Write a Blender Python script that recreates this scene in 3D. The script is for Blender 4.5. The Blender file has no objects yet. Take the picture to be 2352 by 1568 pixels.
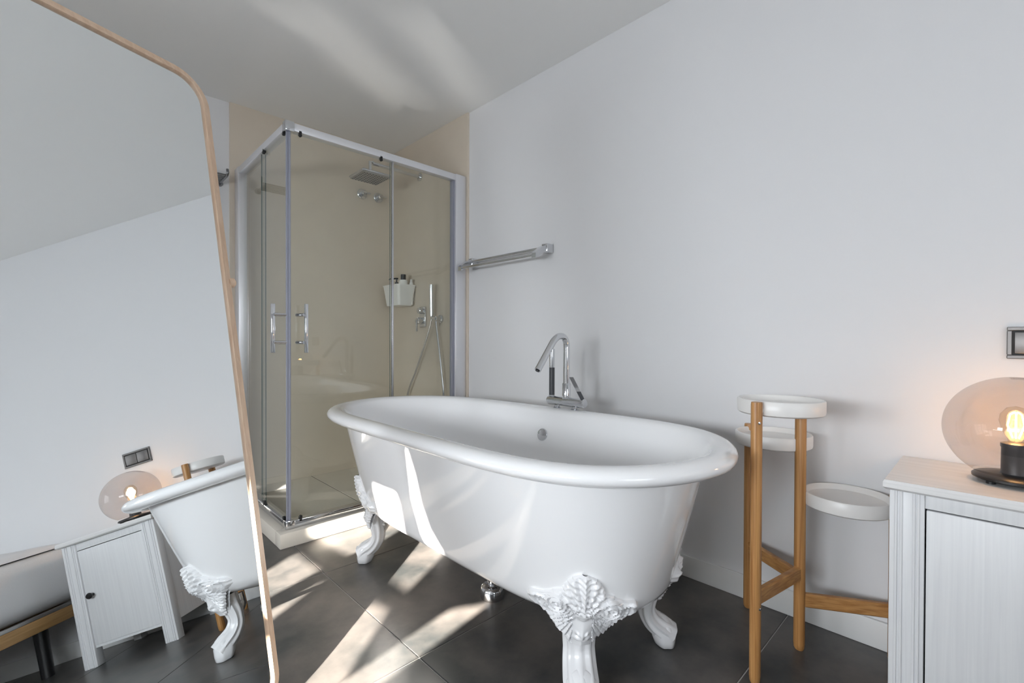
import bpy, bmesh, math, random
from mathutils import Vector, Matrix

SC = bpy.context.scene
COL = SC.collection
PI = math.pi
random.seed(4)

# ------------------------------------------------------------------ camera, world, sun, exposure
RIGHT = Vector((0.718, -0.696, 0.0028)); FWD = Vector((0.6962, 0.7178, -0.0084))
FWD.normalize(); RIGHT = (RIGHT - FWD * RIGHT.dot(FWD)).normalized(); UP = RIGHT.cross(FWD)
cam_d = bpy.data.cameras.new('camera')
cam = bpy.data.objects.new('camera', cam_d); COL.objects.link(cam)
cam.matrix_world = Matrix(((RIGHT.x, UP.x, -FWD.x, 0), (RIGHT.y, UP.y, -FWD.y, 0), (RIGHT.z, UP.z, -FWD.z, 0.95), (0, 0, 0, 1)))
cam_d.sensor_width = 36; cam_d.lens = 1066.27 / 2352 * 36
cam_d.shift_y = 10.13 / 2352
cam_d.clip_start = 0.02
SC.camera = cam

W = bpy.data.worlds.new('sky'); SC.world = W; W.use_nodes = True
W.node_tree.nodes['Background'].inputs[0].default_value = (0.86, 0.93, 1.0, 1)
W.node_tree.nodes['Background'].inputs[1].default_value = 0.6

def sun(name, az, el, strength, col, ang):
    d = bpy.data.lights.new(name, 'SUN'); d.energy = strength; d.color = col; d.angle = math.radians(ang)
    o = bpy.data.objects.new(name, d); COL.objects.link(o)
    a, e = math.radians(az), math.radians(el)
    v = Vector((math.cos(a) * math.cos(e), math.sin(a) * math.cos(e), -math.sin(e)))
    o.rotation_euler = v.to_track_quat('-Z', 'Y').to_euler(); o.location = (-3, -1, 3)
    return o
SUN_COL = (1.0, 0.93, 0.84)
sun('sun', 34, 20.1, 78, SUN_COL, 0.45)                         # the sun itself
sun('sun_added_stripes', 14, 23.6, 72, SUN_COL, 0.45)        # second sun lamp, added for the stripes that run at another angle
sun('sun_added_ceiling', 14, -28, 0.75, (1.0, 0.97, 0.9), 2.2)  # added lamp from below that makes the streaks on the ceiling

def area(name, loc, size, direction, watts, col=(1, 1, 1), spread=180):
    d = bpy.data.lights.new(name, 'AREA'); d.shape = 'RECTANGLE'; d.size, d.size_y = size
    d.energy = watts; d.color = col; d.spread = math.radians(spread)
    o = bpy.data.objects.new(name, d); COL.objects.link(o); o.location = loc
    o.rotation_euler = Vector(direction).to_track_quat('-Z', 'Z').to_euler()
    return o
SKY = (0.89, 0.945, 1.0)
# sky light falls in, slightly downwards, through the two tall openings on the left and the rear window
area('daylight_door_near', (-1.78, 0.22, 1.12), (0.42, 1.7), (1, 0, -.38), 28, SKY, 146)
area('daylight_door_far', (-1.78, 1.38, 1.12), (0.42, 1.7), (1, 0, -.38), 43, SKY, 146)
area('daylight_rear_window', (-0.2, -2.75, 1.35), (1.5, 1.2), (0, 1, -.05), 22, SKY, 170)

vs = SC.view_settings
vs.view_transform = 'Standard'; vs.look = 'None'; vs.gamma = 1.0; vs.use_curve_mapping = False; vs.exposure = 0.09
SC.cycles.max_bounces = 10; SC.cycles.diffuse_bounces = 5; SC.cycles.glossy_bounces = 6
SC.cycles.transparent_max_bounces = 24; SC.cycles.transmission_bounces = 8
SC.cycles.caustics_reflective = False; SC.cycles.caustics_refractive = False

# ------------------------------------------------------------------ materials
MAT = {}
def nodes(name):
    m = bpy.data.materials.new(name); m.use_nodes = True
    nt = m.node_tree; MAT[name] = m
    return m, nt, nt.nodes['Principled BSDF']
def plain(name, col, rough=0.5, metal=0.0, spec=0.5, coat=0.0, bump=0.0, scale=60.0, var=0.0, emit=None, aniso=(1, 1, 1)):
    m, nt, b = nodes(name)
    b.inputs['Base Color'].default_value = (*col, 1); b.inputs['Roughness'].default_value = rough
    b.inputs['Metallic'].default_value = metal; b.inputs['Specular IOR Level'].default_value = spec
    b.inputs['Coat Weight'].default_value = coat; b.inputs['Coat Roughness'].default_value = 0.03
    tc = nt.nodes.new('ShaderNodeTexCoord'); mp = nt.nodes.new('ShaderNodeMapping')
    mp.inputs['Scale'].default_value = aniso
    nt.links.new(tc.outputs['Object'], mp.inputs[0])
    no = nt.nodes.new('ShaderNodeTexNoise'); no.inputs['Scale'].default_value = scale; no.inputs['Detail'].default_value = 5
    nt.links.new(mp.outputs[0], no.inputs['Vector'])
    if bump:
        bp = nt.nodes.new('ShaderNodeBump'); bp.inputs['Strength'].default_value = bump; bp.inputs['Distance'].default_value = 0.002
        nt.links.new(no.outputs['Fac'], bp.inputs['Height']); nt.links.new(bp.outputs[0], b.inputs['Normal'])
    if var:
        mx = nt.nodes.new('ShaderNodeMixRGB'); mx.inputs[1].default_value = (*[c * (1 - var) for c in col], 1)
        mx.inputs[2].default_value = (*[min(1, c * (1 + var)) for c in col], 1)
        nt.links.new(no.outputs['Fac'], mx.inputs[0]); nt.links.new(mx.outputs[0], b.inputs['Base Color'])
    if emit:
        b.inputs['Emission Color'].default_value = (*emit[0], 1); b.inputs['Emission Strength'].default_value = emit[1]
    return m
def wood(name, c1, c2, scale=(40, 40, 2.0), rough=0.45):
    m, nt, b = nodes(name)
    tc = nt.nodes.new('ShaderNodeTexCoord'); mp = nt.nodes.new('ShaderNodeMapping'); mp.inputs['Scale'].default_value = scale
    nt.links.new(tc.outputs['Object'], mp.inputs[0])
    no = nt.nodes.new('ShaderNodeTexNoise'); no.inputs['Scale'].default_value = 3.0; no.inputs['Detail'].default_value = 6; no.inputs['Distortion'].default_value = 0.6
    nt.links.new(mp.outputs[0], no.inputs['Vector'])
    cr = nt.nodes.new('ShaderNodeValToRGB'); cr.color_ramp.elements[0].position = 0.33; cr.color_ramp.elements[1].position = 0.68
    cr.color_ramp.elements[0].color = (*c1, 1); cr.color_ramp.elements[1].color = (*c2, 1)
    nt.links.new(no.outputs['Fac'], cr.inputs[0]); nt.links.new(cr.outputs[0], b.inputs['Base Color'])
    bp = nt.nodes.new('ShaderNodeBump'); bp.inputs['Strength'].default_value = 0.15; bp.inputs['Distance'].default_value = 0.001
    nt.links.new(no.outputs['Fac'], bp.inputs['Height']); nt.links.new(bp.outputs[0], b.inputs['Normal'])
    b.inputs['Roughness'].default_value = rough
    return m
def glass(name, tint, gloss=1.0):
    m, nt, b = nodes(name); nt.nodes.remove(b)
    out = nt.nodes['Material Output']
    tr = nt.nodes.new('ShaderNodeBsdfTransparent'); tr.inputs[0].default_value = (*tint, 1)
    gl = nt.nodes.new('ShaderNodeBsdfGlossy'); gl.inputs['Roughness'].default_value = 0.0
    # Schlick's law on |N.I|, the same from both sides of the sheet
    ge = nt.nodes.new('ShaderNodeNewGeometry'); dt = nt.nodes.new('ShaderNodeVectorMath'); dt.operation = 'DOT_PRODUCT'
    nt.links.new(ge.outputs['Normal'], dt.inputs[0]); nt.links.new(ge.outputs['Incoming'], dt.inputs[1])
    def ma(op, a, b_=None):
        q = nt.nodes.new('ShaderNodeMath'); q.operation = op
        for i, v in enumerate((a, b_)):
            if v is None: continue
            if isinstance(v, (int, float)): q.inputs[i].default_value = v
            else: nt.links.new(v, q.inputs[i])
        return q.outputs[0]
    fac = ma('ADD', ma('MULTIPLY', ma('POWER', ma('SUBTRACT', 1.0, ma('ABSOLUTE', dt.outputs['Value'])), 5.0), .96 * gloss), .04 * gloss)
    mx = nt.nodes.new('ShaderNodeMixShader')
    nt.links.new(fac, mx.inputs[0])
    nt.links.new(tr.outputs[0], mx.inputs[1]); nt.links.new(gl.outputs[0], mx.inputs[2]); nt.links.new(mx.outputs[0], out.inputs[0])
    return m

plain('wall_paint', (0.765, 0.765, 0.775), 0.6, spec=0.25, bump=0.04, scale=220)
plain('ceiling_paint', (0.89, 0.89, 0.88), 0.7, spec=0.2, bump=0.03, scale=200)
plain('baseboard_paint', (0.80, 0.80, 0.79), 0.35)
plain('grout', (0.50, 0.48, 0.46), 0.8)
plain('grout_dark', (0.16, 0.15, 0.14), 0.8)
plain('beige_slab', (0.68, 0.60, 0.50), 0.35, var=0.06, scale=5)
plain('beige_tray', (0.72, 0.67, 0.59), 0.35, var=0.05, scale=9)
plain('enamel', (0.91, 0.91, 0.915), 0.09, spec=0.5, coat=0.5)
plain('enamel_cast', (0.83, 0.83, 0.84), 0.16, spec=0.5, coat=0.3)
plain('chrome', (0.68, 0.69, 0.71), 0.06, metal=1.0)
plain('aluminium', (0.62, 0.62, 0.65), 0.24, metal=1.0)
plain('aluminium_pale', (0.78, 0.78, 0.81), 0.32, metal=0.6)
plain('steel_dark', (0.45, 0.44, 0.43), 0.35, metal=1.0)
plain('rack_steel', (0.26, 0.26, 0.27), 0.25, metal=1.0)
plain('black_plastic', (0.012, 0.012, 0.013), 0.35)
plain('charcoal_rubber', (0.05, 0.052, 0.058), 0.4)
plain('white_plastic', (0.87, 0.86, 0.84), 0.35)
plain('white_satin', (0.79, 0.77, 0.745), 0.32)
plain('seal_plastic', (0.30, 0.31, 0.37), 0.3)
plain('glass_edge', (0.10, 0.14, 0.13), 0.2)
plain('amber_plastic', (0.55, 0.25, 0.10), 0.3)
plain('linen', (0.80, 0.80, 0.81), 0.9, bump=0.4, scale=90)
plain('mattress_cloth', (0.74, 0.74, 0.745), 0.95, bump=0.5, scale=160)
plain('switch_metal', (0.20, 0.19, 0.185), 0.42, metal=0.8)
plain('switch_gap', (0.02, 0.02, 0.02), 0.6)
plain('mirror_silver', (0.90, 0.925, 0.93), 0.0, metal=1.0)
plain('mirror_backing', (0.30, 0.22, 0.15), 0.7)
plain('mirror_gap', (0.05, 0.03, 0.02), 0.7)
wood('ash', (0.68, 0.47, 0.32), (0.80, 0.60, 0.44), (30, 30, 3))
wood('bamboo', (0.34, 0.15, 0.045), (0.56, 0.30, 0.11), (55, 55, 1.2), 0.38)
wood('bamboo_flat', (0.34, 0.15, 0.045), (0.56, 0.30, 0.11), (6, 6, 55), 0.38)
wood('bed_pine', (0.34, 0.19, 0.07), (0.48, 0.29, 0.12), (2, 30, 30))
wood('white_stain', (0.735, 0.74, 0.75), (0.79, 0.795, 0.80), (40, 40, 1.0), 0.42)
wood('white_stain_top', (0.72, 0.71, 0.70), (0.80, 0.79, 0.78), (26, 1.0, 26), 0.35)
glass('shower_glass', (0.982, 0.993, 0.976))
glass('smoked_glass', (0.87, 0.84, 0.825), 1.0)
glass('bulb_glass', (0.98, 0.93, 0.85))
plain('filament', (1, 0.6, 0.25), 0.5, emit=((1.0, 0.56, 0.20), 55.0))

# dark stone-look floor tile: cloudy colour, cloudy gloss
m, nt, b = nodes('dark_tile')
tc = nt.nodes.new('ShaderNodeTexCoord')
n1 = nt.nodes.new('ShaderNodeTexNoise'); n1.inputs['Scale'].default_value = 3.2; n1.inputs['Detail'].default_value = 8; n1.inputs['Roughness'].default_value = 0.62
nt.links.new(tc.outputs['Object'], n1.inputs['Vector'])
cr = nt.nodes.new('ShaderNodeValToRGB')
cr.color_ramp.elements[0].position = 0.38; cr.color_ramp.elements[0].color = (0.040, 0.043, 0.043, 1)
cr.color_ramp.elements[1].position = 0.64; cr.color_ramp.elements[1].color = (0.125, 0.112, 0.102, 1)
nt.links.new(n1.outputs['Fac'], cr.inputs[0]); nt.links.new(cr.outputs[0], b.inputs['Base Color'])
mr = nt.nodes.new('ShaderNodeMapRange'); mr.inputs['To Min'].default_value = 0.26; mr.inputs['To Max'].default_value = 0.42
nt.links.new(n1.outputs['Fac'], mr.inputs['Value']); nt.links.new(mr.outputs[0], b.inputs['Roughness'])
b.inputs['Specular IOR Level'].default_value = 0.5
n2 = nt.nodes.new('ShaderNodeTexNoise'); n2.inputs['Scale'].default_value = 70; n2.inputs['Detail'].default_value = 3
nt.links.new(tc.outputs['Object'], n2.inputs['Vector'])
bp = nt.nodes.new('ShaderNodeBump'); bp.inputs['Strength'].default_value = 0.05; bp.inputs['Distance'].default_value = 0.002
nt.links.new(n2.outputs['Fac'], bp.inputs['Height']); nt.links.new(bp.outputs[0], b.inputs['Normal'])

# ------------------------------------------------------------------ mesh helpers
def wloc(o):
    v = Vector((0, 0, 0))
    while o is not None:
        v += o.location; o = o.parent
    return v
def obj(name, bm, mats, parent=None, base=None, smooth=35, kind=None):
    """Link a bmesh built in world space as one object (its origin at its parent's, or at base)."""
    if isinstance(mats, str): mats = [mats]
    bmesh.ops.recalc_face_normals(bm, faces=bm.faces)
    me = bpy.data.meshes.new(name)
    org = wloc(parent) if parent else Vector(base or (0, 0, 0))
    for v in bm.verts: v.co -= org
    bm.to_mesh(me); bm.free()
    for mm in mats: me.materials.append(MAT[mm])
    if smooth:
        me.polygons.foreach_set('use_smooth', [True] * len(me.polygons))
        me.set_sharp_from_angle(angle=math.radians(smooth))
    o = bpy.data.objects.new(name, me); COL.objects.link(o)
    if parent: o.parent = parent
    else: o.location = org
    if kind: o['kind'] = kind
    return o
def thing(name, loc, label, cat, group=None):
    o = bpy.data.objects.new(name, None); COL.objects.link(o); o.location = loc
    o.empty_display_size = 0.05
    tag(o, label, cat, group); return o
def tag(o, label, cat, group=None):
    o['label'] = label; o['category'] = cat
    if group: o['group'] = group
    return o
def B(): return bmesh.new()
def box(bm, x0, x1, y0, y1, z0, z1, bev=0.0, mi=0, seg=2):
    r = bmesh.ops.create_cube(bm, size=1.0)
    vs_ = r['verts']
    for v in vs_:
        v.co = Vector((x0 + (v.co.x + .5) * (x1 - x0), y0 + (v.co.y + .5) * (y1 - y0), z0 + (v.co.z + .5) * (z1 - z0)))
    fs = list({f for v in vs_ for f in v.link_faces})
    for f in fs: f.material_index = mi
    if bev:
        es = list({e for v in vs_ for e in v.link_edges})
        bmesh.ops.bevel(bm, geom=es, offset=bev, segments=seg, affect='EDGES', profile=0.5)
    return fs
def ring_loft(bm, rings, mi=0, cap0=True, cap1=True, closed=True):
    R = [[bm.verts.new(p) for p in r] for r in rings]
    n = len(R[0])
    for a, b_ in zip(R[:-1], R[1:]):
        for i in range(n if closed else n - 1):
            j = (i + 1) % n
            try: bm.faces.new((a[i], a[j], b_[j], b_[i])).material_index = mi
            except ValueError: pass
    if cap0: bm.faces.new(R[0][::-1]).material_index = mi
    if cap1: bm.faces.new(R[-1]).material_index = mi
    return R
def tube(bm, pts, rad, n=12, mi=0, cap=True, flat=1.0):
    """A tube along pts; rad a number or one per point."""
    pts = [Vector(p) for p in pts]
    if not isinstance(rad, (list, tuple)): rad = [rad] * len(pts)
    t0 = (pts[1] - pts[0]).normalized()
    ref = Vector((0, 0, 1)) if abs(t0.z) < 0.9 else Vector((1, 0, 0))
    u = t0.cross(ref).normalized()
    rings = []
    for i, p in enumerate(pts):
        t = (pts[min(i + 1, len(pts) - 1)] - pts[max(i - 1, 0)]).normalized()
        u = (u - t * u.dot(t)).normalized(); v = t.cross(u)
        rings.append([p + (u * math.cos(2 * PI * k / n) + v * math.sin(2 * PI * k / n) * flat) * rad[i] for k in range(n)])
    ring_loft(bm, rings, mi, cap, cap)
def lathe(bm, prof, c, axis=(0, 0, 1), n=32, mi=0):
    """Revolve (radius, height) pairs about an axis through c."""
    ax = Vector(axis).normalized(); ref = Vector((1, 0, 0)) if abs(ax.x) < 0.9 else Vector((0, 1, 0))
    u = ax.cross(ref).normalized(); v = ax.cross(u); c = Vector(c)
    rings = [[c + ax * h + (u * math.cos(2 * PI * k / n) + v * math.sin(2 * PI * k / n)) * max(r, 1e-5) for k in range(n)] for r, h in prof]
    ring_loft(bm, rings, mi, True, True)
def bez(p0, p1, p2, p3, n=16):
    P = [Vector(p) for p in (p0, p1, p2, p3)]
    return [P[0] * (1 - t) ** 3 + P[1] * 3 * t * (1 - t) ** 2 + P[2] * 3 * t * t * (1 - t) + P[3] * t ** 3 for t in [i / n for i in range(n + 1)]]
def catmull(pts, per=8):
    P = [Vector(p) for p in pts]; P = [P[0] * 2 - P[1]] + P + [P[-1] * 2 - P[-2]]; out = []
    for i in range(1, len(P) - 2):
        for k in range(per):
            t = k / per
            out.append(0.5 * ((2 * P[i]) + (P[i + 1] - P[i - 1]) * t + (2 * P[i - 1] - 5 * P[i] + 4 * P[i + 1] - P[i + 2]) * t * t + (3 * P[i] - P[i - 1] - 3 * P[i + 1] + P[i + 2]) * t ** 3))
    out.append(P[-2]); return out
def lerp_table(x, tab):
    if x <= tab[0][0]: return tab[0][1]
    for (a, fa), (b_, fb) in zip(tab[:-1], tab[1:]):
        if x <= b_: return fa + (fb - fa) * (x - a) / (b_ - a)
    return tab[-1][1]
def copy_tree(o, dx, parent=None):
    c = o.copy(); COL.objects.link(c)
    if parent: c.parent = parent
    else: c.location = o.location + Vector(dx)
    for ch in list(o.children): copy_tree(ch, dx, c)
    return c

# ------------------------------------------------------------------ the room
XR, YB, ZC = 1.826, 3.177, 2.3735
XL, YF = -1.60, -2.60

b_ = B(); box(b_, XL - .04, XR + .12, YF - .1, YB + .12, -0.06, -0.003)
floor = obj('floor', b_, 'grout', smooth=0, kind='structure')
gx = [XL, -0.667, 0.7688, XR]
gy = [YF, 0.4855 - 0.705 * 4, 0.4855 - 0.705 * 3, 0.4855 - 0.705 * 2, 0.4855 - 0.705, 0.4855, 1.1905, 1.8955, 2.6005, YB]
for i in range(3):
    for j in range(len(gy) - 1):
        if gy[j + 1] - gy[j] < 0.02: continue
        g = 0.0017
        b_ = B(); box(b_, gx[i] + (g if i else 0), gx[i + 1] - (g if i < 2 else 0), gy[j] + g, gy[j + 1] - g, -0.02, 0.0, 0.0012, seg=1)
        obj('tile', b_, 'dark_tile', floor, smooth=0)

b_ = B(); box(b_, XL - .04, XR + .12, YF - .1, YB + .12, ZC, ZC + 0.1)
obj('ceiling', b_, 'ceiling_paint', smooth=0, kind='structure')
b_ = B(); box(b_, XR, XR + 0.12, YF - .1, YB + .12, -0.05, ZC + .05)
wall_right = obj('wall_right', b_, 'wall_paint', smooth=0, kind='structure')
b_ = B(); box(b_, XL - .04, XR, YB, YB + 0.12, -0.05, ZC + .05)
wall_back = obj('wall_back', b_, 'wall_paint', smooth=0, kind='structure')
# beige stone cladding of the shower corner
b_ = B(); box(b_, 0.722, XR - 0.014, YB - 0.014, YB, 0.0, ZC, 0.001, seg=1)
obj('panel', b_, 'beige_slab', wall_back, smooth=0)
b_ = B(); box(b_, XR - 0.014, XR, 2.268, YB, 0.0, ZC, 0.001, seg=1)
obj('panel', b_, 'beige_slab', wall_right, smooth=0)
# left wall with two tall openings, rear wall with one window
b_ = B()
for y0, y1, z0, z1 in [(YF - .1, -.231, -.05, ZC + .05), (.775, .955, -.05, ZC + .05), (2.20, YB + .12, -.05, ZC + .05), (-.231, .775, 2.18, ZC + .05),
                       (.955, 2.20, 2.18, ZC + .05), (.955, 1.13, .88, 2.18), (1.645, 2.20, .96, 2.18)]:  # the last two blocks are added to stop stray sun beams
    box(b_, XL - .04, XL, y0, y1, z0, z1)
obj('wall_left', b_, 'wall_paint', smooth=0, kind='structure')
b_ = B()
for x0, x1, z0, z1 in [(XL - .04, -1.1, -.05, ZC + .05), (0.7, XR, -.05, ZC + .05), (-1.1, .7, -.05, .70), (-1.1, .7, 2.0, ZC + .05)]:
    box(b_, x0, x1, YF - .1, YF, z0, z1)
obj('wall_front', b_, 'wall_paint', smooth=0, kind='structure')
def casement(name, axis, c, u0, u1, z0, z1, nu, nz, th=0.05, bar=0.022):
    b_ = B()
    def bx(a0, a1, c0, c1, hw):
        if axis == 'y': box(b_, c - hw, c + hw, a0, a1, c0, c1)
        else: box(b_, a0, a1, c - hw, c + hw, c0, c1)
    for a0, a1 in ((u0, u0 + th), (u1 - th, u1)): bx(a0, a1, z0, z1, .02)
    for c0, c1 in ((z0, z0 + th), (z1 - th, z1)): bx(u0 + th, u1 - th, c0, c1, .02)
    for i in range(1, nu): u = u0 + (u1 - u0) * i / nu; bx(u - bar * (1.6 if i == nu // 2 else .5), u + bar * (1.6 if i == nu // 2 else .5), z0 + th, z1 - th, .014)
    for i in range(1, nz): z = z0 + (z1 - z0) * i / nz; bx(u0 + th, u1 - th, z - bar / 2, z + bar / 2, .010)
    return obj(name, b_, 'baseboard_paint', smooth=0, kind='structure')
casement('window_1', 'x', YF - .06, -1.1, .7, .70, 2.0, 4, 4)
# unseen mask added outside, its gaps cut to shape the sun and ceiling stripes
XS = -2.45
gaps = [
    [(-0.617, 1.499), (-0.750, 1.501), (-0.787, 1.622), (-0.764, 1.732), (-0.757, 1.832), (-0.742, 1.862), (-0.567, 1.857), (-0.559, 1.762), (-0.591, 1.612)],
    [(-0.625, 1.437), (-0.737, 1.443), (-0.799, 1.288), (-0.902, 1.032), (-0.702, 1.032), (-0.662, 1.254)],
    [(-0.487, 1.315), (-0.502, 1.212), (-0.467, 1.212)],
    [(0.371, 1.605), (0.474, 1.545), (0.505, 1.335), (0.525, 1.035), (0.395, 1.035), (0.400, 1.385)],
    [(0.527, 2.070), (0.507, 1.995), (0.501, 1.898), (0.475, 1.823), (0.413, 1.760), (0.508, 1.753), (0.534, 1.787), (0.555, 1.898)],
    [(1.309, 1.369), (1.365, 1.442), (1.131, 1.447), (1.108, 1.347), (1.085, 1.235), (1.235, 1.235)],
    [(1.047, 1.446), (1.022, 1.338), (1.000, 1.235), (0.945, 1.235), (0.960, 1.329)],
    [(1.328, 1.502), (1.138, 1.517), (1.133, 1.597), (1.165, 1.695), (1.345, 1.695), (1.366, 1.660), (1.415, 1.557), (1.415, 1.505)],
    [(1.138, 0.597), (1.433, 0.729), (1.606, 0.196), (1.340, 0.196)],
    [(0.725, 0.414), (0.938, 0.508), (1.196, 0.056), (0.997, 0.056)],
]
b_ = B(); es = []
for loop in [[(-7.5, -1.6), (4.4, -1.6), (4.4, 2.9), (-7.5, 2.9)]] + gaps:
    vv = [b_.verts.new((XS, y, z)) for y, z in loop]
    es += [b_.edges.new((vv[k], vv[(k + 1) % len(vv)])) for k in range(len(vv))]
bmesh.ops.triangle_fill(b_, use_beauty=True, use_dissolve=False, edges=es)
ex = bmesh.ops.extrude_face_region(b_, geom=list(b_.faces))
for v in ex['geom']:
    if isinstance(v, bmesh.types.BMVert): v.co.x -= .004
obj('sun_mask', b_, 'white_plastic', smooth=0, kind='structure')
# baseboards
def baseboard(name, pts):
    b_ = B(); x0, x1, y0, y1, ax = pts
    box(b_, x0, x1, y0, y1, 0.0, 0.087, 0.003, seg=2)
    return obj(name, b_, 'baseboard_paint', kind='structure')
baseboard('baseboard_right', (XR - .012, XR, YF, 2.24, 0))
baseboard('baseboard_back', (XL, .708, YB - .012, YB, 0))
baseboard('baseboard_front', (XL, XR - .012, YF, YF + .012, 0))

# ------------------------------------------------------------------ bathtub
TX, TY, TA, TBL, TN, TZ, TR, TROT, TTP, TM, TRH = 1.1506, 1.3098, 0.4054, 0.8695, 1.716, 0.6518, 0.0364, 0.0221, -0.0601, 5.241, 0.0163
BZ0, BSR, BWX, BWY, BQ, BIX, BIY, BN2, BM2 = 0.182, 0.166, 0.233, 0.666, 2.096, 0.060, 0.076, 2.424, 5.444
ct, st = math.cos(TROT), math.sin(TROT)
def planform(a, bb, n, m_, N=144):
    """Tub outline |x/a|^n + |y/b|^m = 1 with the slight taper, sampled evenly along its length."""
    pts = []
    K = 480
    for k in range(K):
        ps = 2 * PI * k / K; c, s = abs(math.cos(ps)), abs(math.sin(ps)); lo, hi = 0.0, 2.5 * max(a, bb)
        for _ in range(34):
            r = (lo + hi) / 2
            if (r * c / a) ** n + (r * s / bb) ** m_ < 1: lo = r
            else: hi = r
        x, y = lo * math.cos(ps), lo * math.sin(ps)
        pts.append((x * (1 + TTP * y / bb), y))
    pts.append(pts[0]); L = [0]
    for p, q in zip(pts[:-1], pts[1:]): L.append(L[-1] + math.hypot(q[0] - p[0], q[1] - p[1]))
    out = []; k = 0
    for i in range(N):
        d = L[-1] * i / N
        while L[k + 1] < d: k += 1
        t = (d - L[k]) / (L[k + 1] - L[k] + 1e-12)
        out.append((pts[k][0] + (pts[k + 1][0] - pts[k][0]) * t, pts[k][1] + (pts[k + 1][1] - pts[k][1]) * t))
    return out
def tub_world(p, z): return Vector((TX + p[0] * ct - p[1] * st, TY + p[0] * st + p[1] * ct, z))
def body_dims(s):
    g = max(0.0, 1 - (1 - min(1, s / BSR)) ** BQ) ** (1 / BQ)
    return (BWX * g + (TA - BIX - BWX) * s, BWY * g + (TBL - BIY - BWY) * s, BN2 + (TN - BN2) * s, BM2 + (TM - BM2) * s)
BH = TZ - .01 - BZ0
def body_inside(x, y, z):
    s = (z - BZ0) / BH
    if s <= 0: return False
    a, bb, n, m_ = body_dims(min(s, 1)); dx, dy = x - TX, y - TY
    lx, ly = dx * ct + dy * st, -dx * st + dy * ct
    lx /= (1 + TTP * ly / bb)
    return abs(lx / a) ** n + abs(ly / bb) ** m_ < 1
tub = thing('bathtub', (TX, TY, 0), 'white enamelled roll-top bathtub on ornate cast feet, standing on dark tiles', 'bathtub')
rings = []
for s in [.0006, .004, .012, .028, .05, .08, .115, .15, .18, .24, .32, .42, .54, .66, .78, .9, 1.0]:
    rings.append([tub_world(p, BZ0 + BH * s) for p in planform(*body_dims(s))])
base = planform(TA - TR, TBL - TR, TN, TM); N = len(base)
nrm = []
for i in range(N):
    p, q = base[i - 1], base[(i + 1) % N]; t = (q[0] - p[0], q[1] - p[1]); l = math.hypot(*t); nrm.append((t[1] / l, -t[0] / l))
for ph in (-125, -100, -75, -50, -28, -8, 12, 32, 52, 72, 92, 112, 132, 152, 170):
    c, s = math.cos(math.radians(ph)) * TR, math.sin(math.radians(ph)) * (TRH + .008)
    rings.append([tub_world((base[i][0] + nrm[i][0] * c, base[i][1] + nrm[i][1] * c), TZ - .006 + s) for i in range(N)])
for s, dz in [(.93, .0), (.8, .002), (.66, .005), (.5, .009), (.36, .014), (.25, .018), (.18, .02), (.12, .022), (.08, .024), (.04, .026), (.015, .03), (.004, .032)]:
    a, bb, n, m_ = body_dims(s); k = .013 + .010 * (1 - s)
    a = max(a - k, .004); bb = max(bb - k, .004)
    rings.append([tub_world(p, BZ0 + dz + BH * s) for p in planform(a, bb, n, m_)])
b_ = B(); ring_loft(b_, rings)
obj('basin', b_, 'enamel', tub, smooth=60)
# overflow cap on the inside of the far wall
oc = Vector((1.462, 1.318, 0.558)); on = Vector((-0.97, 0, 0.24)).normalized()
b_ = B(); lathe(b_, [(.0, -.02), (.026, -.02), (.026, .004), (.0245, .008), (.018, .0095), (0, .010)], oc, on, 36)
obj('overflow_cap', b_, 'chrome', tub, smooth=40)
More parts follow.
